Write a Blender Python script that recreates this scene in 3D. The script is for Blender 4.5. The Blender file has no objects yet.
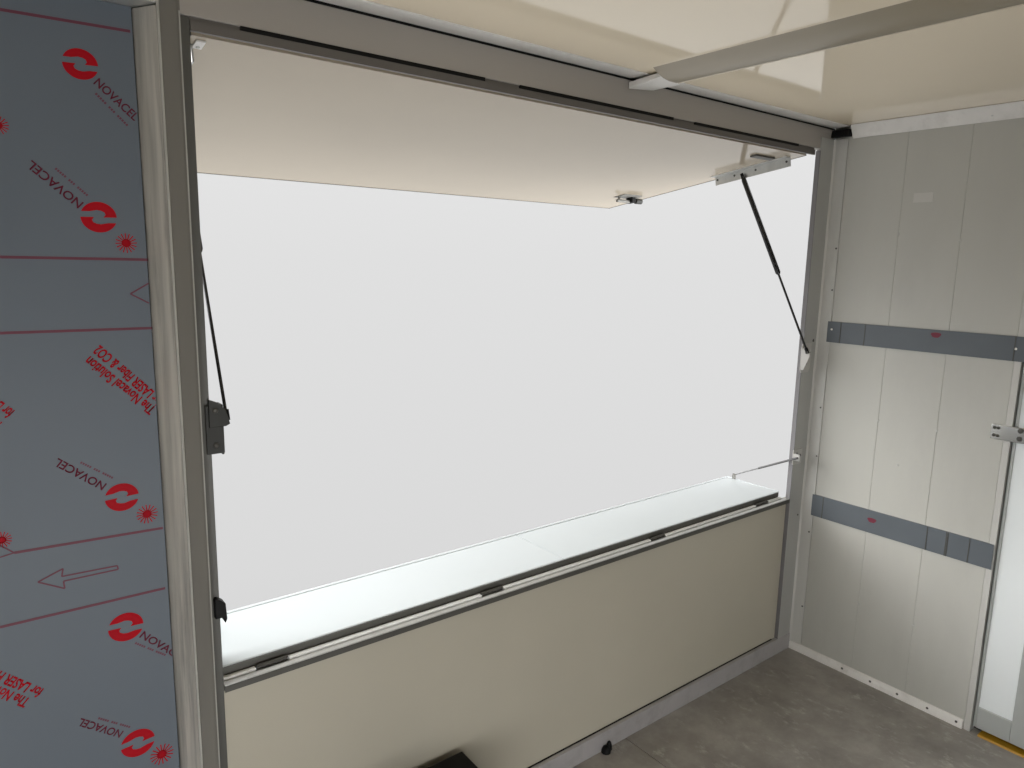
import bpy, bmesh, math, random
from mathutils import Vector, Matrix
random.seed(7)
S = bpy.context.scene
COL = S.collection

# ------------------------------------------------------------------ helpers
def off(o):
    v = Vector((0, 0, 0))
    while o is not None:
        v += o.location; o = o.parent
    return v

class MB:
    """collects shapes in world metres; build() links them as one mesh object"""
    def __init__(self): self.bm = bmesh.new()
    def hexa(self, p):
        v = [self.bm.verts.new(q) for q in p]
        for f in ((0,3,2,1),(4,5,6,7),(0,1,5,4),(1,2,6,5),(2,3,7,6),(3,0,4,7)):
            self.bm.faces.new([v[i] for i in f])
        return self
    def box(self, x0, x1, y0, y1, z0, z1):
        x0, x1 = sorted((x0, x1)); y0, y1 = sorted((y0, y1)); z0, z1 = sorted((z0, z1))
        return self.hexa([(x0,y0,z0),(x1,y0,z0),(x1,y1,z0),(x0,y1,z0),(x0,y0,z1),(x1,y0,z1),(x1,y1,z1),(x0,y1,z1)])
    def prism(self, poly, axis, a, b):
        def P(q, t):
            return (t, q[0], q[1]) if axis == 'x' else (q[0], t, q[1]) if axis == 'y' else (q[0], q[1], t)
        A = [self.bm.verts.new(P(q, a)) for q in poly]; B = [self.bm.verts.new(P(q, b)) for q in poly]
        n = len(poly)
        self.bm.faces.new(A); self.bm.faces.new(B[::-1])
        for i in range(n):
            self.bm.faces.new([A[i], B[i], B[(i+1) % n], A[(i+1) % n]])
        return self
    def tube(self, pts, r, seg=14, radii=None):
        pts = [Vector(p) for p in pts]; rings = []
        for i, p in enumerate(pts):
            d = (pts[min(i+1, len(pts)-1)] - pts[max(i-1, 0)]).normalized()
            u = d.orthogonal().normalized() if i == 0 else (u - d*u.dot(d)).normalized()
            w = d.cross(u); rr = radii[i] if radii else r
            rings.append([self.bm.verts.new(p + rr*(math.cos(2*math.pi*k/seg)*u + math.sin(2*math.pi*k/seg)*w)) for k in range(seg)])
        for a, b in zip(rings, rings[1:]):
            for k in range(seg):
                self.bm.faces.new([a[k], a[(k+1) % seg], b[(k+1) % seg], b[k]])
        self.bm.faces.new(rings[0][::-1]); self.bm.faces.new(rings[-1])
        return self
    def dome(self, c, n, r, h, seg=12):
        c = Vector(c); n = Vector(n).normalized()
        return self.tube([c, c+n*h*.45, c+n*h*.85, c+n*h], r, seg, [r, r*.95, r*.65, r*.2])
    def build(self, name, mat, parent=None, bevel=0, seg=2, smooth=False):
        bmesh.ops.recalc_face_normals(self.bm, faces=self.bm.faces[:])
        me = bpy.data.meshes.new(name)
        o = bpy.data.objects.new(name, me); COL.objects.link(o)
        if parent: o.parent = parent
        bmesh.ops.translate(self.bm, vec=-off(parent) if parent else Vector((0,0,0)), verts=self.bm.verts[:])
        if not parent:
            c = Vector((0, 0, 0))
            xs = [v.co for v in self.bm.verts]
            c = Vector(((min(v.x for v in xs)+max(v.x for v in xs))/2, (min(v.y for v in xs)+max(v.y for v in xs))/2, min(v.z for v in xs)))
            bmesh.ops.translate(self.bm, vec=-c, verts=self.bm.verts[:]); o.location = c
        self.bm.to_mesh(me); self.bm.free()
        me.materials.append(mat)
        if bevel:
            m = o.modifiers.new('bevel', 'BEVEL'); m.width = bevel; m.segments = seg; m.limit_method = 'ANGLE'; m.angle_limit = math.radians(35)
            m.harden_normals = False
        if smooth or bevel:
            for p in me.polygons: p.use_smooth = True
            me.set_sharp_from_angle(angle=math.radians(40))
        return o

def tag(o, label=None, cat=None, group=None, kind=None):
    if label: o['label'] = label
    if cat: o['category'] = cat
    if group: o['group'] = group
    if kind: o['kind'] = kind
    return o

def thing(name, loc, label, cat, group=None):
    o = bpy.data.objects.new(name, None); COL.objects.link(o); o.location = loc; o.empty_display_size = .05
    return tag(o, label, cat, group)

def struct(o, label, cat):
    return tag(o, label, cat, kind='structure')

# ------------------------------------------------------------------ materials
def srgb(r, g, b):
    f = lambda c: c/12.92 if c <= .04045 else ((c+.055)/1.055)**2.4
    return (f(r/255), f(g/255), f(b/255), 1)

def mat(name, col, rough=.5, metal=0., spec=.5, var=.06, scale=6., stretch=(1,1,1), bump=0., dirt=None, dirt_amt=0., dirt_scale=3., coat=0.):
    m = bpy.data.materials.new(name); m.use_nodes = True
    nt = m.node_tree; N = nt.nodes; L = nt.links
    b = N['Principled BSDF']
    b.inputs['Metallic'].default_value = metal
    b.inputs['Specular IOR Level'].default_value = spec
    b.inputs['Coat Weight'].default_value = coat; b.inputs['Coat Roughness'].default_value = .05
    tc = N.new('ShaderNodeTexCoord'); mp = N.new('ShaderNodeMapping'); mp.inputs['Scale'].default_value = stretch
    geo = N.new('ShaderNodeNewGeometry')
    L.new(geo.outputs['Position'], mp.inputs['Vector'])
    ns = N.new('ShaderNodeTexNoise'); ns.inputs['Scale'].default_value = scale; ns.inputs['Detail'].default_value = 6
    L.new(mp.outputs['Vector'], ns.inputs['Vector'])
    rp = N.new('ShaderNodeValToRGB')
    c = Vector(col[:3])
    rp.color_ramp.elements[0].position = .3; rp.color_ramp.elements[1].position = .7
    rp.color_ramp.elements[0].color = (*(c*(1-var)), 1); rp.color_ramp.elements[1].color = (*(c*(1+var)), 1)
    L.new(ns.outputs['Fac'], rp.inputs['Fac'])
    out = rp.outputs['Color']
    if dirt:
        n2 = N.new('ShaderNodeTexNoise'); n2.inputs['Scale'].default_value = dirt_scale; n2.inputs['Detail'].default_value = 9; n2.inputs['Roughness'].default_value = .7
        L.new(mp.outputs['Vector'], n2.inputs['Vector'])
        r2 = N.new('ShaderNodeValToRGB'); r2.color_ramp.elements[0].position = .5; r2.color_ramp.elements[1].position = .72
        L.new(n2.outputs['Fac'], r2.inputs['Fac'])
        mu = N.new('ShaderNodeMath'); mu.operation = 'MULTIPLY'; mu.inputs[1].default_value = dirt_amt
        L.new(r2.outputs['Color'], mu.inputs[0])
        mx = N.new('ShaderNodeMix'); mx.data_type = 'RGBA'
        L.new(mu.outputs[0], mx.inputs[0]); L.new(out, mx.inputs[6]); mx.inputs[7].default_value = dirt
        out = mx.outputs[2]
    L.new(out, b.inputs['Base Color'])
    rr = N.new('ShaderNodeMapRange'); rr.inputs['To Min'].default_value = max(0, rough*.85); rr.inputs['To Max'].default_value = min(1, rough*1.15)
    L.new(ns.outputs['Fac'], rr.inputs['Value']); L.new(rr.outputs[0], b.inputs['Roughness'])
    if bump:
        bp = N.new('ShaderNodeBump'); bp.inputs['Strength'].default_value = bump; bp.inputs['Distance'].default_value = .004
        L.new(ns.outputs['Fac'], bp.inputs['Height']); L.new(bp.outputs['Normal'], b.inputs['Normal'])
    return m

M = {}
M['ceiling'] = mat('gloss_cream_laminate', (.80,.70,.54), .06, spec=.5, var=.02, scale=2)
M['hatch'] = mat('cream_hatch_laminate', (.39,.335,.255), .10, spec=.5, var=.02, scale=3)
M['cream'] = mat('cream_wall_laminate', (.44,.41,.335), .32, spec=.4, var=.03, scale=2.5)
M['wall'] = mat('pale_grey_wall_board', (.475,.472,.437), .38, spec=.4, var=.04, scale=5, stretch=(1,1,.35), dirt=(.36,.35,.33,1), dirt_amt=.25, dirt_scale=4)
M['header'] = mat('grey_header_profile', (.345,.32,.29), .45, metal=.1, var=.04, scale=5, stretch=(.3,1,1))
M['headerdark'] = mat('dark_lower_profile', (.12,.11,.10), .5, metal=.2, var=.06)
M['alu'] = mat('satin_aluminium', (.55,.55,.53), .38, metal=.55, var=.06, scale=14, stretch=(1,1,.12), dirt=(.22,.21,.20,1), dirt_amt=.35, dirt_scale=12)
M['alustrip'] = mat('brushed_worn_aluminium', (.64,.61,.55), .5, metal=.1, var=.20, scale=30, stretch=(2,2,.10), dirt=(.14,.135,.13,1), dirt_amt=.8, dirt_scale=16)
M['post'] = mat('grey_post_profile', (.155,.147,.128), .7, spec=.3, metal=.0, var=.06, scale=10, stretch=(1,1,.15), dirt=(.10,.095,.09,1), dirt_amt=.3, dirt_scale=9)
M['dark'] = mat('dark_grey_profile', (.075,.073,.064), .5, metal=.1, var=.1, scale=12, stretch=(1,1,.2))
M['corner'] = mat('grey_corner_angle', (.40,.40,.38), .42, metal=.2, var=.05, scale=8, stretch=(1,1,.2))
M['whitetrim'] = mat('white_trim', (.72,.70,.67), .4, var=.05, scale=9, dirt=(.35,.33,.30,1), dirt_amt=.3, dirt_scale=14)
M['base'] = mat('lilac_grey_aluminium_base', (.40,.385,.385), .42, metal=.2, var=.06, scale=8, dirt=(.18,.17,.16,1), dirt_amt=.35, dirt_scale=11)
M['film'] = mat('blue_grey_protective_film', (.118,.139,.164), .5, metal=.0, spec=.3, var=.03, scale=3)
M['filmtape'] = mat('grey_film_strip', (.115,.130,.145), .4, spec=.3, var=.05, scale=8)
M['red'] = mat('red_print', (.36,.003,.010), .6, spec=.12, var=.05)
M['redline'] = mat('dull_red_stripe_print', (.14,.045,.065), .5, spec=.2, var=.05)
M['black'] = mat('plain_black', (.006,.006,.006), .5, spec=.15, var=.1)
M['blackgloss'] = mat('black_painted_steel', (.006,.006,.006), .3, var=.1)
M['chrome'] = mat('bright_metal', (.62,.62,.60), .22, metal=.9, var=.06, scale=20)
M['shelf'] = mat('gloss_white_shelf', (.56,.60,.61), .12, var=.015, scale=3)
M['edgeline'] = mat('pale_edge_line', (.36,.35,.32), .7, spec=.25, var=.08, scale=20)
M['flange'] = mat('light_grey_flange', (.55,.545,.52), .5, spec=.3, var=.05, scale=8, stretch=(1,1,.2), dirt=(.25,.24,.22,1), dirt_amt=.25, dirt_scale=10)
M['whitebase'] = mat('white_baseboard_paint', (.80,.785,.755), .45, var=.05, scale=9, dirt=(.40,.37,.33,1), dirt_amt=.4, dirt_scale=14)
M['redtext'] = mat('dark_red_print', (.115,.012,.028), .6, spec=.15, var=.05)
M['dullred'] = mat('dull_red_mark', (.17,.035,.055), .5, spec=.2, var=.1)
M['bracketdark'] = mat('dark_steel_bracket', (.028,.028,.025), .5, spec=.3, var=.15, scale=30)
M['beamhighlight'] = mat('cream_edge_highlight', (.62,.56,.45), .25, var=.03)
M['catchgrey'] = mat('worn_zinc_catch', (.20,.195,.18), .5, metal=.1, var=.1, scale=30)
M['jambgrey'] = mat('grey_jamb_edge', (.20,.195,.20), .6, spec=.2, var=.05)
M['plate'] = mat('pale_grey_plate', (.46,.45,.43), .4, metal=.1, var=.06)
M['rod'] = mat('dull_grey_rod', (.10,.10,.10), .6, var=.1)
M['rod2'] = mat('pale_grey_rod', (.22,.22,.22), .6, var=.1)
M['ledge'] = mat('bright_white_ledge', (.86,.87,.86), .35, var=.03)
M['white'] = mat('gloss_white_door', (.80,.84,.85), .12, var=.015)
M['doorgrey'] = mat('grey_door_profile', (.44,.46,.45), .4, metal=.2, var=.04)
M['yellow'] = mat('amber_yellow_strip', (.40,.215,.012), .5, var=.15, scale=30)
M['sticker'] = mat('pale_sticker_patch', (.56,.55,.52), .5, var=.04)
M['beam'] = mat('shaded_cream_joint_profile', (.27,.232,.168), .35, var=.03)  # ceiling cream darkened in colour to stand for the beam's shade

def floor_mat():
    m = bpy.data.materials.new('worn_grey_floor'); m.use_nodes = True
    nt = m.node_tree; N = nt.nodes; L = nt.links; b = N['Principled BSDF']
    g = N.new('ShaderNodeNewGeometry')
    def noise(sc, det, rg, st=(1,1,1)):
        mp = N.new('ShaderNodeMapping'); mp.inputs['Scale'].default_value = st
        L.new(g.outputs['Position'], mp.inputs['Vector'])
        n = N.new('ShaderNodeTexNoise'); n.inputs['Scale'].default_value = sc; n.inputs['Detail'].default_value = det; n.inputs['Roughness'].default_value = rg
        L.new(mp.outputs['Vector'], n.inputs['Vector']); return n
    def ramp(src, stops):
        r = N.new('ShaderNodeValToRGB'); e = r.color_ramp.elements
        while len(e) < len(stops): e.new(.5)
        for q, (p, c) in zip(e, stops): q.position = p; q.color = c
        L.new(src, r.inputs['Fac']); return r
    n1 = noise(3.2, 8, .65); n2 = noise(38, 5, .7, (1,.5,1)); n3 = noise(9, 7, .72)
    base = ramp(n1.outputs['Fac'], [(.30,(.21,.195,.176,1)),(.5,(.32,.30,.275,1)),(.70,(.47,.447,.416,1))])
    sc = ramp(n2.outputs['Fac'], [(.50,(0,0,0,1)),(.66,(1,1,1,1))])
    sp = ramp(n3.outputs['Fac'], [(.47,(0,0,0,1)),(.63,(1,1,1,1))])
    mu = N.new('ShaderNodeMath'); mu.operation = 'MULTIPLY'; L.new(sc.outputs['Color'], mu.inputs[0]); L.new(sp.outputs['Color'], mu.inputs[1])
    mx = N.new('ShaderNodeMix'); mx.data_type = 'RGBA'; L.new(mu.outputs[0], mx.inputs[0]); L.new(base.outputs['Color'], mx.inputs[6]); mx.inputs[7].default_value = (.50,.48,.45,1)
    L.new(mx.outputs[2], b.inputs['Base Color'])
    r = N.new('ShaderNodeMapRange'); r.inputs['To Min'].default_value = .30; r.inputs['To Max'].default_value = .55; L.new(n3.outputs['Fac'], r.inputs['Value']); L.new(r.outputs[0], b.inputs['Roughness'])
    bp = N.new('ShaderNodeBump'); bp.inputs['Strength'].default_value = .15; bp.inputs['Distance'].default_value = .003
    L.new(n2.outputs['Fac'], bp.inputs['Height']); L.new(bp.outputs['Normal'], b.inputs['Normal'])
    return m
M['floor'] = floor_mat()

# ------------------------------------------------------------------ dimensions (metres, corner of front and right wall on the floor = origin)
CZ = 2.08            # ceiling
XL, YB = -4.6, -2.5  # far ends of the trailer, behind the camera
XR = -.121           # right side of the serving opening
XP = -2.260          # left side of the serving opening
ZT, ZS = 1.971, .650 # top of the opening, underside of the sill

# ------------------------------------------------------------------ setting
fl = MB(); fl.box(XL, -.9920, YB, .03, -.03, 0); fl.box(-.9885, .10, YB, .03, -.03, 0); fl.box(-.9920, -.9885, YB, .03, -.03, -.022)
struct(fl.build('floor', M['floor']), 'worn mottled grey trailer floor with one dark seam', 'floor')
struct(MB().box(XL, .06, YB, .03, CZ, CZ+.04).build('ceiling', M['ceiling']), 'glossy cream laminate ceiling reflecting the opening', 'ceiling')

# right wall: boards 20 cm wide with fine V seams, one mesh
def board_wall(y0, y1, z0, z1):
    mb = MB()
    ys = [.0, -.054, -.267, -.4675, -.667, -.685]
    for a, b in zip(ys, ys[1:]):
        g = .0018
        mb.prism([(0.0+g, a), (0, a-g), (0, b+g), (g, b), (.03, b), (.03, a)], 'z', z0, z1)
    return mb
wr = board_wall(0, -.685, 0, CZ).build('wall_right', M['wall'])
struct(wr, 'pale grey boarded right wall with riveted vertical seams', 'wall')
def rivet(y, z, parent, m='alu', r=.0042, x=0.0):
    return MB().dome((x, y, z), (-1, 0, 0), r, .0028, 10).build('rivet', M[m], parent, smooth=True)
RIV = [(-.267,1.69),(-.4675,1.665),(-.267,1.02),(-.4675,1.02),(-.267,.30),(-.4675,.30),(-.352,.87)]
for y, z in RIV: rivet(y, z, wr)
tag(MB().box(-.0012, 0, -.305, -.368, 1.795, 1.826).build('sticker', M['sticker']), 'small pale rectangular sticker high on the middle board of the right wall', 'sticker')

# front wall: lower cream panel, strips behind trims
wf = MB(); wf.box(XP-.03, 0, .010, .035, 0, ZS+.006)
struct(wf.build('wall_front', M['cream']), 'cream laminate front wall panel under the serving opening', 'wall')
# cover behind the posts and header, out to the outer skin
wo = MB(); wo.box(XL, XP-.012, .062, .09, 0, CZ); wo.box(XP-.012, .03, .032, .07, ZT+.045, CZ); wo.box(-.03, .03, .012, .05, 0, CZ)
struct(wo.build('wall_front_outer', M['dark']), 'grey outer skin of the front wall around the opening', 'wall')

# header profile over the opening
hd = MB(); hd.prism([(0.0,1.9960),(0.0,2.0705),(.03,2.0705),(.03,1.9960)], 'x', XP-.018, -.004)
hd = hd.build('trim_1', M['header'], bevel=.0015); struct(hd, 'broad grey header profile above the serving opening', 'trim')
lb = MB().box(XP, -.127, -.001, .008, ZT, 1.9885); lb = lb.build('lower_flange', M['headerdark'], hd)
# black strips standing in for the shadow in the header slot, in three lengths
SLOT_SHADOW = [(-2.17,-1.600,'long black shadow strip in the header slot, nearest the left post'),(-1.493,-.915,'black shadow strip in the middle of the header slot'),(-.813,-.240,'black shadow strip in the header slot above the right gas strut')]
MB().box(XP, -.127, .004, .008, 1.9885, 1.9960).build('slot_web', M['headerdark'], hd)
for a, b, l in SLOT_SHADOW:
    tag(MB().box(a, b, -.0022, .0055, 1.9882, 1.9965).build('slot_shadow_strip', M['black']), l, 'shadow strip', 'shadow strips in the header')

# cove trim at the ceiling edge, with the black gap under it
ct = MB().prism([(-.056,CZ),(-.055,CZ-.003),(-.002,2.0765),(.03,2.0765),(.03,CZ)], 'x', XP-.02, .0)
struct(ct.build('trim_2', M['whitetrim'], bevel=.001), 'pale cove trim where the ceiling meets the header', 'trim')
struct(MB().box(XP-.02, -.002, .002, .03, 2.0705, 2.0765).build('trim_3', M['black']), 'thin black gap strip under the ceiling cove trim', 'trim')
# right wall top trim
rt = MB().prism([(0,2.034),(-.003,2.034),(-.028,CZ-.001),(0,CZ-.001)], 'y', -.070, YB)
rt = rt.build('trim_4', M['whitetrim'], bevel=.001); struct(rt, 'pale trim along the top of the right wall', 'trim')
for y in (-.52,): rivet(y, 2.052, rt, 'alu', .005, -.010)
# black block standing in for the dark open gap in the corner
pl = MB().prism([(-.030,2.040),(-.026,2.067),(0,2.067),(0,2.0415)], 'y', -.066, .0)
tag(pl.build('corner_gap_block', M['black'], bevel=.002), 'black block standing in for the dark gap in the upper right corner under the ceiling', 'gap block')

# corner angle between front and right walls
ca = MB()
ca.prism([(-.0955,-.004),(-.010,-.004),(-.004,-.006),(0,-.006),(0,.004),(-.0955,.004)], 'z', .0, 2.036)
ca = ca.build('trim_5', M['corner'], bevel=.0012); struct(ca, 'tall grey corner angle between front and right walls', 'trim')
MB().prism([(-.010,-.004),(-.005,-.010),(-.004,-.054),(0,-.054),(0,-.006),(-.004,-.006)], 'z', .0, 2.036).build('side_flange', M['flange'], ca)
for y, z in ((-.047,1.64),(-.047,1.485),(-.045,1.03),(-.047,.835),(-.045,.52),(-.046,.20)): rivet(y, z, ca, 'dark', .0036, -.004)
MB().dome((-.028,-.004,.585),(0,-1,0),.004,.002).build('rivet', M['dark'], ca, smooth=True)
MB().dome((-.030,-.004,1.29),(0,-1,0),.006,.002).build('rivet', M['dark'], ca, smooth=True)
# right jamb of the opening
rj = MB().prism([(-.099,-.0045),(-.0955,-.0045),(-.0955,.014),(-.099,.014)], 'z', .0, ZT+.018)
rj = rj.build('trim_6', M['jambgrey'], bevel=.001); struct(rj, 'narrow grey aluminium jamb on the right side of the opening', 'trim')
# baseboards
bf = MB(); bf.prism([(-.006,0.0),(-.006,.0655),(-.002,.0675),(.010,.0675),(.010,0)], 'x', XP+.01, -.004)
struct(bf.build('baseboard_front', M['base'], bevel=.0008), 'lilac grey aluminium baseboard under the cream panel', 'baseboard')
struct(MB().box(XP+.01, -.123, .005, .010, .0675, .0690).build('trim_7', M['black']), 'thin dark gap above the front baseboard', 'trim')
br = MB().prism([(0,0),(-.010,0),(-.009,.027),(-.004,.033),(0,.033)], 'y', -.006, -.664)
br = br.build('baseboard_right', M['whitebase'], bevel=.001); struct(br, 'white riveted baseboard along the right wall', 'baseboard')
for y in (-.235,-.345,-.445,-.55,-.645): rivet(y, .018, br, 'dark', .0045, -.0095)

# left post: worn strip + grey profile + dark jamb
ps = MB(); ps.prism([(-2.3445,.050),(-2.3165,.0),(-2.3125,.0),(-2.3125,.06),(-2.3445,.06)], 'z', 0, 2.003)
ps = ps.build('trim_8', M['alustrip'], bevel=.0012); struct(ps, 'worn brushed aluminium strip between film sheet and left post', 'trim')
pp = MB(); pp.prism([(-2.3165,-.0035),(-2.3125,-.0045),(-2.3105,-.001),(-2.2835,-.001),(-2.2800,-.003),(-2.2775,-.003),(-2.2775,.06),(-2.3165,.06)], 'z', 0, CZ)
pp = pp.build('trim_9', M['post']); struct(pp, 'tall grey post profile at the left of the opening', 'trim')
pe = MB().prism([(-2.3172,-.0048),(-2.3128,-.0056),(-2.3128,-.003),(-2.3172,-.003)], 'z', 0, CZ-.001); pe.build('light_edge_line', M['edgeline'], pp)  # pale ridge paints in the highlight along the post edge
MB().prism([(-2.2802,-.0040),(-2.2778,-.0040),(-2.2778,-.002),(-2.2802,-.002)], 'z', 0, 2.0).build('light_edge_line', M['edgeline'], pp)
jb = MB().prism([(-2.2775,.004),(-2.268,.006),(XP,.004),(XP,.06),(-2.2775,.06)], 'z', 0, 1.9955)
struct(jb.build('trim_10', M['dark'], bevel=.001), 'dark jamb profile on the left side of the opening', 'trim')
hb = MB().box(XL, -2.3165, -.004, .06, 2.005, 2.055)
struct(hb.build('trim_11', M['alu'], bevel=.001), 'aluminium rail above the film covered sheet', 'trim')

# sill
sl = MB(); sl.prism([(-.004,ZS),(-.004,.6655),(.009,.6665),(.010,.6605),(.014,.6605),(.030,.6605),(.030,ZS)], 'x', XP, -.0995)
sl = sl.build('trim_12', M['alu'], bevel=.0006); struct(sl, 'aluminium sill profile below the serving opening', 'trim')
MB().box(XP, -.0995, -.0055, -.0042, ZS-.001, .663).build('shaded_face_strip', M['dark'], sl)  # dark colour stands for shade on the sill's inward face

# ceiling joint beam
bmv = MB().prism([(-1.130,CZ),(-1.112,CZ-.010),(-1.088,CZ-.020),(-1.064,CZ-.024),(-1.032,CZ-.024),(-1.020,CZ-.018),(-1.016,CZ)], 'y', -.105, YB)
bmv = bmv.build('trim_13', M['beam'], smooth=True); struct(bmv, 'cream joint beam, coloured darker for shade, crossing the ceiling towards the header', 'beam')
MB().tube([(-1.026,-.106,CZ-.0225),(-1.026,YB,CZ-.0225)], .0022, 8).build('light_edge_line', M['beamhighlight'], bmv)  # light cream line painted as the beam's edge highlight
cap = MB().hexa([(-1.112,-.003,2.046),(-1.012,-.003,2.056),(-1.012,-.003,2.064),(-1.112,-.003,2.064),
                 (-1.088,-.128,2.070),(-1.006,-.098,2.058),(-1.006,-.098,CZ),(-1.088,-.128,CZ)])
cap.build('end_cap', M['whitetrim'], bmv, bevel=.0015)

# rest of the trailer behind the camera
wb = MB(); wb.box(XL, -3.6, YB-.03, YB, 0, CZ); wb.box(-1.6, .05, YB-.03, YB, 0, CZ); wb.box(-3.6, -1.6, YB-.03, YB, .85, CZ)  # low opening added to let light reach the interior
struct(wb.build('wall_back', M['wall']), 'pale rear wall behind the viewer, with a low opening added for light', 'wall')

struct(MB().box(XL-.03, XL, YB-.03, .09, 0, CZ+.04).build('wall_left', M['wall']), 'pale left end wall out of view', 'wall')

# ------------------------------------------------------------------ door in the right wall
dr = MB(); dr.prism([(.0,-.667),(-.002,-.669),(-.002,-.686),(.03,-.686),(.03,-.667)], 'z', 0, CZ)
dr = dr.build('door_1', M['flange']); struct(dr, 'door at the right edge of the right wall', 'door')
leaf = MB()
leaf.box(.006, .034, -.691, -.700, .022, 2.02); leaf.box(.004, .034, -.800, -1.45, .022, 2.02); leaf.box(.004, .034, -.700, -.800, .022, .098)
leaf.box(.004, .034, -.700, -.800, 1.95, 2.02)
leaf.build('door_frame', M['doorgrey'], dr, bevel=.002)
MB().box(.010, .030, -.700, -.800, .098, 1.95).build('door_panel', M['white'], dr)
MB().box(.036, .046, -.686, -1.45, .0, 2.02).build('door_seal', M['black'], dr)
MB().box(-.002, .03, -1.45, YB, .0, CZ).build('door_jamb', M['wall'], dr)
MB().box(-.002, .03, -.686, -1.45, 2.02, CZ).build('door_lintel', M['wall'], dr)
# hinge plate
hp = MB(); hp.box(-.007, -.002, -.630, -.740, 1.030, 1.079); hp = hp.build('hinge', M['chrome'], dr, bevel=.0012)
for y, z in ((-.640,1.068),(-.651,1.068),(-.640,1.043),(-.651,1.042),(-.712,1.070),(-.712,1.044)):
    MB().dome((-.007, y, z), (-1,0,0), .0055 if y > -.66 else .0085, .004, 12).build('bolt', M['dark'], hp, smooth=True)
tag(MB().prism([(-.010,-.003),(.035,-.003),(.035,.006),(-.004,.006)], 'y', -.712, -1.45).build('threshold_strip', M['yellow'], bevel=.001),
    'amber yellow strip on the floor under the door', 'strip')

# ------------------------------------------------------------------ film covered sheet at the left
FY = .0485
film = thing('film_covered_sheet', (-2.9, FY, 0), 'blue grey steel sheet under red printed protective film, left of the post', 'wall sheet')
fb = MB().box(XL, -2.3475, FY, FY+.010, 0, 2.004).build('sheet', M['film'], film)
FZ = FY - .0006      # print sits on the film
def flat_poly(mb, pts, t=.0005):
    A = [mb.bm.verts.new((x, FZ, z)) for x, z in pts]; B = [mb.bm.verts.new((x, FZ+t, z)) for x, z in pts]
    n = len(pts)
    mb.bm.faces.new(A); mb.bm.faces.new(B[::-1])
    for i in range(n): mb.bm.faces.new([A[i], B[i], B[(i+1)%n], A[(i+1)%n]])
def stroke(mb, p, q, w):
    p = Vector(p); q = Vector(q); d = (q-p).normalized(); n = Vector((-d.y, d.x))*w/2
    flat_poly(mb, [tuple(p+n), tuple(q+n), tuple(q-n), tuple(p-n)])
def logo(c, r, a):
    mb = MB(); up = []
    for k in range(21):
        t = math.radians(160 - 158*k/20); up.append((math.cos(t), math.sin(t)))
    up += [(.26,.0),(.38,.18),(.32,.34),(.14,.43),(-.10,.46),(-.5,.36)]
    for s in (1, -1):
        pts = []
        for x, y in up:
            x, y = s*x*r*1.04, s*y*r*.97
            pts.append((c[0]+x*math.cos(a)-y*math.sin(a), c[1]+x*math.sin(a)+y*math.cos(a)))
        flat_poly(mb, pts)
    return mb.build('logo', M['red'], fb)
def lettering(txt, p, q, size, m='red', clip=None, bold=0.):
    """p = start of the baseline, q = its end (x, z)"""
    cu = bpy.data.curves.new('lettering', 'FONT'); cu.body = txt; cu.size = 1.0; cu.extrude = .0; cu.offset = bold; cu.resolution_u = 3
    tmp = bpy.data.objects.new('lettering_curve', cu); COL.objects.link(tmp)
    bpy.context.view_layer.update()
    dg = bpy.context.evaluated_depsgraph_get()
    me = bpy.data.meshes.new_from_object(tmp.evaluated_get(dg))
    bpy.data.objects.remove(tmp)
    w = max(v.co.x for v in me.vertices) - min(v.co.x for v in me.vertices)
    p = Vector(p); q = Vector(q); d = q-p; L = d.length; u = d/L; n = Vector((-u.y, u.x))
    x0 = min(v.co.x for v in me.vertices)
    for v in me.vertices:
        X = (v.co.x-x0)/w*L; Y = v.co.y*size
        a = p + u*X + n*Y
        v.co = Vector((a.x, FZ, a.y))
    bm = bmesh.new(); bm.from_mesh(me)
    r = bmesh.ops.extrude_face_region(bm, geom=bm.faces[:])
    bmesh.ops.translate(bm, vec=(0,.0005,0), verts=[g for g in r['geom'] if isinstance(g, bmesh.types.BMVert)])
    bmesh.ops.recalc_face_normals(bm, faces=bm.faces[:])
    bmesh.ops.bisect_plane(bm, geom=bm.verts[:]+bm.edges[:]+bm.faces[:], plane_co=(-2.3482,0,0), plane_no=(1,0,0), clear_outer=True)
    bmesh.ops.translate(bm, vec=-off(fb), verts=bm.verts[:])
    bm.to_mesh(me); bm.free(); me.materials.clear(); me.materials.append(M[m])
    o = bpy.data.objects.new('lettering', me); COL.objects.link(o); o.parent = fb
    return o
def tagline(p, q, h):
    """tiny unreadable line under the wordmark: a row of short dashes"""
    mb = MB(); p = Vector(p); q = Vector(q); d = q-p; n = 15
    for i in range(n):
        if i in (5, 9): continue
        stroke(mb, p+d*(i+.1)/n, p+d*(i+.8)/n, h)
    return mb.build('tagline', M['redline'], fb)
def sunburst(c, r):
    mb = MB(); pts = []
    for k in range(16):
        a = math.pi*k/8; stroke(mb, (c[0]+.30*r*math.cos(a), c[1]+.30*r*math.sin(a)), (c[0]+r*math.cos(a+.05), c[1]+r*math.sin(a+.05)), r*.10)
    flat_poly(mb, [(c[0]+.42*r*math.cos(math.pi*k/8), c[1]+.42*r*math.sin(math.pi*k/8)) for k in range(16)])
    return mb.build('sunburst', M['red'], fb)
def outline(pts, w, close=True):
    mb = MB(); n = len(pts)
    for i in range(n if close else n-1): stroke(mb, pts[i], pts[(i+1)%n], w)
    return mb.build('arrow', M['redline'], fb)

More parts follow.
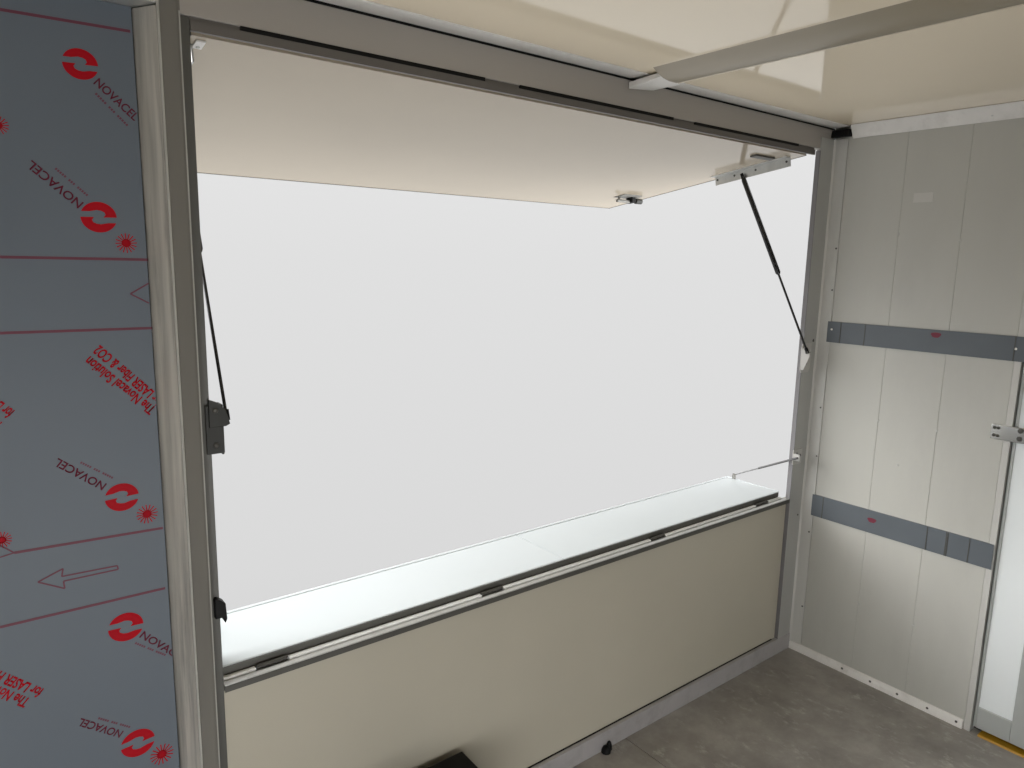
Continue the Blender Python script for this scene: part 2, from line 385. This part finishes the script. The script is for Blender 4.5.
# @FILM@
logo((-2.4340,1.8920), 0.0265, -0.002)
lettering('NOVACEL', (-2.4160,1.8630), (-2.3540,1.8070), .021, 'redtext', bold=.014)
logo((-2.4230,1.6310), 0.0281, -0.010)
lettering('NOVACEL', (-2.4450,1.6550), (-2.5180,1.7220), .021, 'redtext', bold=.014)
logo((-2.4190,1.0990), 0.0284, 0.034)
lettering('NOVACEL', (-2.4430,1.1300), (-2.5180,1.1930), .021, 'redtext', bold=.014)
logo((-2.4290,0.8300), 0.0304, -0.077)
lettering('NOVACEL', (-2.4070,0.8010), (-2.3280,0.7180), .021, 'redtext', bold=.014)
logo((-2.4230,0.5700), 0.0305, 0.048)
lettering('NOVACEL', (-2.4470,0.6070), (-2.5180,0.6650), .021, 'redtext', bold=.014)
tagline((-2.4140,1.8470), (-2.3650,1.7970), .004)
tagline((-2.4380,1.6680), (-2.4850,1.7120), .004)
tagline((-2.4320,1.1400), (-2.4840,1.1800), .004)
tagline((-2.4150,0.7910), (-2.3600,0.7450), .004)
tagline((-2.4350,0.6110), (-2.4900,0.6540), .004)
sunburst((-2.3810,1.5860), 0.0180)
sunburst((-2.3770,1.0560), 0.0194)
sunburst((-2.3800,0.5250), 0.0228)
sunburst((-2.6140,1.0560), 0.0153)
sunburst((-2.5610,1.7740), 0.0151)
lettering('The Novacel Solution', (-2.3480,1.2680), (-2.4540,1.3780), .026, 'red', bold=.026)
lettering('for LASER Fiber & CO2', (-2.3330,1.2830), (-2.4370,1.3980), .026, 'red', bold=.026)
lettering('The Novacel Solution', (-2.5950,0.7360), (-2.7040,0.8420), .026, 'red', bold=.026)
lettering('for LASER Fiber & CO2', (-2.5730,0.7480), (-2.6910,0.8620), .026, 'red', bold=.026)
lettering('for LASER Fiber & CO2', (-2.5760,1.2880), (-2.6620,1.3810), .026, 'red', bold=.026)
lettering('The Novacel Solution', (-2.5940,1.2670), (-2.6800,1.3630), .026, 'red', bold=.026)
mb = MB(); stroke(mb, (-2.6210,1.9560), (-2.3510,1.9620), 0.0050); mb.build('stripe', M['redline'], fb)
mb = MB(); stroke(mb, (-2.6570,1.5570), (-2.3460,1.5560), 0.0050); mb.build('stripe', M['redline'], fb)
mb = MB(); stroke(mb, (-2.6680,1.4270), (-2.3460,1.4260), 0.0050); mb.build('stripe', M['redline'], fb)
mb = MB(); stroke(mb, (-2.7050,1.0110), (-2.5980,1.0280), 0.0025); mb.build('stripe', M['redline'], fb)
mb = MB(); stroke(mb, (-2.5980,1.0280), (-2.3500,1.0210), 0.0050); mb.build('stripe', M['redline'], fb)
mb = MB(); stroke(mb, (-2.7160,0.8930), (-2.3530,0.8920), 0.0050); mb.build('stripe', M['redline'], fb)
mb = MB(); stroke(mb, (-2.6180,1.0470), (-2.5980,1.0280), 0.0025); mb.build('stripe', M['redline'], fb)
outline([(-2.5670,0.9630), (-2.5260,0.9790), (-2.5290,0.9640), (-2.4360,0.9620), (-2.4350,0.9540), (-2.5270,0.9540), (-2.5260,0.9390)], .0028)
outline([(-2.3470,1.5120), (-2.3800,1.4920), (-2.3490,1.4740)], .0028, False)

# ------------------------------------------------------------------ film strips across the right wall
def strip(z0, z1, y0, y1, lines, mark, label):
    o = MB().box(-.0052, 0.0, y0, y1, z0, z1).build('film_strip', M['filmtape']); tag(o, label, 'film strip', 'grey film strips across the right wall')
    for y in lines: MB().box(-.0064, -.0050, y-.0012, y+.0012, z0, z1).build('crease', M['dark'], o)
    mb = MB(); my, mz, r = mark
    mb.prism([(my+r*1.3*math.cos(a)*(1+.18*math.sin(3*a)), mz+r*.85*math.sin(a)*(1+.15*math.cos(2*a))) for a in [k*math.pi/9 for k in range(18)]], 'x', -.0062, -.0050).build('logo_mark', M['dullred'], o)
    return o
s1 = strip(1.2875, 1.3665, -.043, -.695, (-.095,-.187,-.664), (-.43,1.349,.012), 'upper grey film strip across the right wall boards')
s2 = strip(.592, .6785, -.046, -.683, (-.092,-.478,-.540,-.545,-.612), (-.285,.642,.012), 'lower grey film strip across the right wall boards')
for o, y, z in ((s1,-.060,1.337),(s1,-.668,1.327)): MB().dome((-.0052,y,z),(-1,0,0),.0042,.002,10).build('rivet', M['whitetrim'], o, smooth=True)

# ------------------------------------------------------------------ serving hatch, swung up and out
TH = math.radians(8.25)
H0 = Vector((0, .0, 1.978))
def hat(x, u, d):        # u along the hatch from its hinge, d below its underside
    return Vector((x, H0.y + u*math.cos(TH) - d*math.sin(TH), H0.z - u*math.sin(TH) - d*math.cos(TH)))
def hbox(mb, x0, x1, u0, u1, d0, d1):
    return mb.hexa([hat(x0,u0,d1),hat(x1,u0,d1),hat(x1,u1,d1),hat(x0,u1,d1),hat(x0,u0,d0),hat(x1,u0,d0),hat(x1,u1,d0),hat(x0,u1,d0)])
HX0, HX1, HL = -2.250, -.126, 1.043
hatch = thing('serving_hatch', (-1.19, .03, 1.97), 'large cream hatch panel swung open upwards above the serving opening', 'hatch')
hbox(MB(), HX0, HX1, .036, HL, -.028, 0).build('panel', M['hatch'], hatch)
e = MB(); hbox(e, HX0-.004, HX1+.003, HL, HL+.003, -.030, .001); hbox(e, HX1, HX1+.003, .036, HL, -.030, .001); hbox(e, HX0-.004, HX0, .036, HL, -.030, .001)
e.build('edge_trim', M['dark'], hatch)
# mounting angle for the right strut
def strut_bracket(xa, xb):
    s = 1 if xb > xa else -1
    k = MB(); hbox(k, xb-.0015, xb+.0015, .075, .405, 0, .034); hbox(k, xa, xb, .075, .405, 0, .0025)
    k = k.build('mounting_bracket', M['alu'], hatch)
    for u in (.09, .22, .315, .395): 
        MB().dome(hat(xb-.0015, u, .014), (-1,0,0), .0045, .003, 10).build('rivet', M['dark'], k, smooth=True)
    return k
strut_bracket(-.195, -.165)
strut_bracket(-2.248, -2.240)
hbox(MB(), -.335, -.215, .105, .130, 0, .006).build('dark_plate', M['dark'], hatch)  # small dark plate on the hatch underside
# catch near the free corner
lt = MB(); hbox(lt, -.300, -.190, .775, .840, 0, .003); lt = lt.build('catch', M['catchgrey'], hatch, bevel=.001)
k = MB(); k.tube([hat(-.305,.820,.020),hat(-.225,.820,.020)], .007, 12); k.tube([hat(-.290,.820,.0),hat(-.290,.820,.020)], .006, 10); k.build('catch_bolt', M['catchgrey'], lt, smooth=True)
k = MB(); hbox(k, -.230, -.205, .800, .837, .0, .026); k.build('catch_keeper', M['black'], lt, bevel=.003)
k = MB(); k.tube([hat(-.190,.817,.016),hat(-.155,.817,.016)], .012, 14); k.build('catch_knob', M['bracketdark'], lt, smooth=True)
k = MB(); hbox(k, HX0+.012, HX0+.030, .05, .085, 0, .004); k = k.build('corner_bracket', M['whitetrim'], hatch, bevel=.001)
MB().dome(hat(HX0+.021,.075,.004),(0,-.1,-1),.004,.003,10).build('rivet', M['alu'], k, smooth=True)

# ------------------------------------------------------------------ gas struts
def gas_strut(top, bot, plate, m, label, split=.56, thick=1., flip=1):
    t = thing('gas_strut', bot, label, 'gas strut')
    top = Vector(top); bot = Vector(bot); d = bot-top
    MB().tube([top+d*.004, top+d*.014, top+d*(split-.01), top+d*split], .0095*thick, 16, [.007*thick,.0095*thick,.0095*thick,.006*thick]).build('cylinder', M['blackgloss'], t, smooth=True)
    MB().tube([top+d*split, bot-d*.02], .0042*thick, 12).build('rod', M['blackgloss'], t, smooth=True)
    for p in (top, bot):
        MB().tube([p-d.normalized()*.018, p+d.normalized()*.004], .0065, 12).build('end_fitting', M['black'], t, smooth=True)
        MB().tube([p+Vector((-.006,0,0)), p+Vector((.012 if m == 'whitetrim' else .003,0,0))], .006, 12).build('ball_stud', M['dark'], t, smooth=True)
    return t
t = gas_strut(hat(-.176,.270,.034), (-.116,-.033,1.252), None, 'whitetrim', 'black gas strut holding the hatch at the right, cylinder uppermost')
pb = MB(); pb.prism([(-.112,1.262),(-.105,1.283),(-.045,1.283),(-.045,1.185),(-.055,1.170),(-.104,1.170),(-.112,1.182)], 'y', -.0085, -.0045)
pb.prism([(-.0085,1.183),(-.0085,1.262),(-.022,1.272),(-.040,1.262),(-.040,1.235),(-.020,1.183)], 'x', -.112, -.1085)
pb = pb.build('bracket', M['plate'], t, bevel=.001)
for x, z in ((-.078,1.205),(-.072,1.250)): MB().dome((x,-.0085,z),(0,-1,0),.006,.004,12).build('bolt', M['dark'], pb, smooth=True)
t = gas_strut(hat(-2.232,.270,.034), (-2.2255,.012,1.240), None, 'dark', 'thin black gas strut at the left jamb of the opening', .5, .8)
pb = MB(); pb.box(-2.270,-2.2355,-.001,.003,1.172,1.272); pb.box(-2.2395,-2.2355,.003,.03,1.168,1.192); pb.box(-2.2395,-2.2355,.003,.03,1.206,1.272)
pb.prism([(-2.264,1.285),(-2.246,1.277),(-2.232,1.262),(-2.224,1.232),(-2.232,1.228),(-2.264,1.228)], 'y', -.006, .004)
pb = pb.build('bracket', M['bracketdark'], t, bevel=.001)
for x, z in ((-2.252,1.262),(-2.252,1.19)): MB().dome((x,-.006 if z > 1.2 else -.001,z),(0,-1,0),.006,.004,12).build('bolt', M['dark'], pb, smooth=True)

# ------------------------------------------------------------------ fold-down shelf outside the opening
sh = thing('fold_down_shelf', (-1.19, .035, .66), 'glossy white serving shelf folded down outside the opening', 'shelf')
ZSH = .687
def shelf_board(x0, x1):
    return MB().prism([(.036,ZSH-.016),(.036,ZSH-.001),(.040,ZSH),(.270,ZSH),(.272,ZSH-.001),(.272,ZSH-.016)], 'x', x0, x1).build('board', M['shelf'], sh)
shelf_board(-2.253, -1.2595); shelf_board(-1.2575, -.118)
MB().prism([(.2725,ZSH-.018),(.2725,ZSH+.0004),(.276,ZSH+.001),(.283,ZSH+.001),(.286,ZSH),(.286,ZSH-.018)], 'x', -2.253, -.118).build('front_lip', M['shelf'], sh, bevel=.001)
MB().box(-.1175, -.114, .036, .286, ZSH-.018, ZSH+.002).build('end_trim', M['shelf'], sh)
MB().prism([(.0315,.662),(.0315,ZSH-.002),(.0355,ZSH-.002),(.0355,.662)], 'x', -2.253, -.125).build('hinge_strip', M['dark'], sh)
segs = [-2.256,-2.188,-2.112,-1.577,-1.499,-.891,-.816,-.296,-.210,-.124]
for a, b in zip(segs[::2], segs[1::2]):
    MB().prism([(.015,.662),(.015,.668),(.018,.670),(.026,.670),(.0305,.668),(.0305,.662)], 'x', a, b).build('ledge_strip', M['ledge'], sh)
for a, b in zip(segs[1::2], segs[2::2]):
    k = MB().tube([(a+.004,.023,.668),(b-.004,.023,.668)], .0055, 12).build('hinge', M['dark'], sh, smooth=True)
# stays that hold the shelf
st = thing('shelf_stay', (-.062,-.006,.83), 'grey rod stay from the white plate on the right corner angle to the shelf end', 'shelf stay')
pb = MB().box(-.108,-.045,-.0085,-.0045,.805,.865).box(-.108,-.104,-.035,-.0085,.825,.852).build('plate', M['plate'], st, bevel=.0015)
for x, z in ((-.085,.848),(-.060,.838)): MB().dome((x,-.0085,z),(0,-1,0),.005,.004,12).build('bolt', M['dark'], pb, smooth=True)
A = Vector((-.1135,-.030,.840)); B = Vector((-.1165,.243,.705))
MB().tube([A, A+(B-A)*.6], .0042, 10).build('rod', M['rod'], st, smooth=True)
MB().tube([A+(B-A)*.6, B], .0030, 10).build('inner_rod', M['rod2'], st, smooth=True)
MB().box(-.1215,-.1125,.236,.250,ZSH+.0,.709).build('shelf_bracket', M['catchgrey'], st, bevel=.001)
st = thing('shelf_stay', (-2.25,0,.84), 'small black stay bracket low on the left jamb above the shelf', 'shelf stay')
MB().prism([(-2.272,.862),(-2.268,.866),(-2.250,.850),(-2.248,.815),(-2.252,.806),(-2.258,.820),(-2.272,.820)], 'y', -.006, .020).build('bracket', M['black'], st, bevel=.002)
A = Vector((-2.2525,.018,.835)); B = Vector((-2.2525,.243,.705))
MB().tube([A,B], .004, 10).build('rod', M['alu'], st, smooth=True)

# ------------------------------------------------------------------ black case on the floor and the dark lump
cs = thing('black_case', (-1.9,-.19,0), 'black plastic case on the floor against the cream panel', 'case')
MB().prism([(-2.14,.0),(-1.672,.0),(-1.660,.225),(-2.15,.225)], 'y', -.36, -.012).build('body', M['black'], cs, bevel=.008)
ld = MB(); ld.hexa([(-2.155,-.365,.224),(-1.650,-.365,.224),(-1.650,-.009,.224),(-2.155,-.009,.224),(-2.150,-.355,.240),(-1.655,-.355,.240),(-1.655,-.011,.250),(-2.150,-.011,.250)])
ld = ld.build('lid', M['black'], cs, bevel=.004)
MB().tube([(-1.985,-.2,.252),(-1.985,-.2,.275),(-1.97,-.2,.285),(-1.83,-.2,.285),(-1.815,-.2,.275),(-1.815,-.2,.252)], .009, 12).build('handle', M['blackgloss'], ld, smooth=True)
for x in (-2.03,-1.78): MB().box(x-.02,x+.02,-.372,-.362,.195,.24).build('latch', M['dark'], cs, bevel=.002)
rb = MB(); rb.dome((-1.093,-.016,.0),(0,0,1),.016,.022,12); rb.dome((-1.075,-.012,.0),(0,0,1),.010,.030,10)
tag(rb.build('dark_lump', M['black'], smooth=True), 'small dark lump on the floor against the front baseboard', 'rubber stop')  # plain dark lump, not surely a rubber stop

# ------------------------------------------------------------------ daylight
GLOW, BACK, GROUND = 9.5, 9.0, 1.5
w = bpy.data.worlds.new('overcast_sky'); S.world = w; w.use_nodes = True
N = w.node_tree.nodes; L = w.node_tree.links
bg = N['Background']; tc = N.new('ShaderNodeTexCoord'); sx = N.new('ShaderNodeSeparateXYZ'); rp = N.new('ShaderNodeValToRGB')
L.new(tc.outputs['Generated'], sx.inputs[0])
mr = N.new('ShaderNodeMapRange'); mr.inputs['From Min'].default_value = -1; mr.inputs['From Max'].default_value = 1
L.new(sx.outputs['Z'], mr.inputs['Value']); L.new(mr.outputs[0], rp.inputs['Fac'])
e = rp.color_ramp.elements
e[0].position = 0; e[0].color = (.50,.50,.50,1); e[1].position = 1; e[1].color = (1.0,1.0,1.0,1)
for p, c in ((.30,.70),(.5,.745),(.62,.80)):
    q = e.new(p); q.color = (c,c,c*1.0,1)
def lobe(d, lo, hi, amp):
    dv = N.new('ShaderNodeVectorMath'); dv.operation = 'DOT_PRODUCT'; dv.inputs[1].default_value = Vector(d).normalized()
    L.new(tc.outputs['Generated'], dv.inputs[0])
    m = N.new('ShaderNodeMapRange'); m.interpolation_type = 'SMOOTHSTEP'
    m.inputs['From Min'].default_value = lo; m.inputs['From Max'].default_value = hi; m.inputs['To Max'].default_value = amp
    L.new(dv.outputs['Value'], m.inputs['Value']); return m.outputs[0]
# sky lobes added out of view, left, behind and below, to brighten the interior
ad = N.new('ShaderNodeMath'); ad.operation = 'ADD'
mg = N.new('ShaderNodeMath'); mg.operation = 'MULTIPLY'
L.new(lobe((-.78,.58,.25), .45, .95, GLOW), mg.inputs[0]); L.new(lobe((0,0,1), -.01, .32, 1.0), mg.inputs[1])
m2 = N.new('ShaderNodeMath'); m2.operation = 'ADD'; L.new(mg.outputs[0], m2.inputs[0]); L.new(lobe((0,0,-1), .45, .85, GROUND), m2.inputs[1])
L.new(m2.outputs[0], ad.inputs[0]); L.new(lobe((0,-1,-.1), .0, .8, BACK), ad.inputs[1])
a1 = N.new('ShaderNodeMath'); a1.operation = 'ADD'; a1.inputs[1].default_value = 1.0; L.new(ad.outputs[0], a1.inputs[0])
L.new(rp.outputs['Color'], bg.inputs['Color']); L.new(a1.outputs[0], bg.inputs['Strength'])

# ------------------------------------------------------------------ camera
cam = bpy.data.cameras.new('camera'); co = bpy.data.objects.new('camera', cam); COL.objects.link(co)
Rr = Vector((0.7904064276168762,-0.6122536998804581,0.0200770058678493))
Dn = Vector((-0.08702287152294083,-0.14466595322618467,-0.9856463776674985))
Fw = Vector((0.6063701006924975,0.7773140735634787,-0.16762497435144103))
mw = Matrix.Identity(4)
for i, v in enumerate((Rr, -Dn, -Fw)):
    for j in range(3): mw[j][i] = v[j]
mw.translation = Vector((-2.64716498,-1.47176134,1.5658973))
co.matrix_world = mw
cam.sensor_fit = 'HORIZONTAL'; cam.sensor_width = 36; cam.lens = 36*717.78/1024; cam.clip_start = .02
S.camera = co
S.view_settings.view_transform = 'Standard'; S.view_settings.look = 'None'; S.view_settings.gamma = 1; S.view_settings.exposure = 0
S.view_settings.use_curve_mapping = False
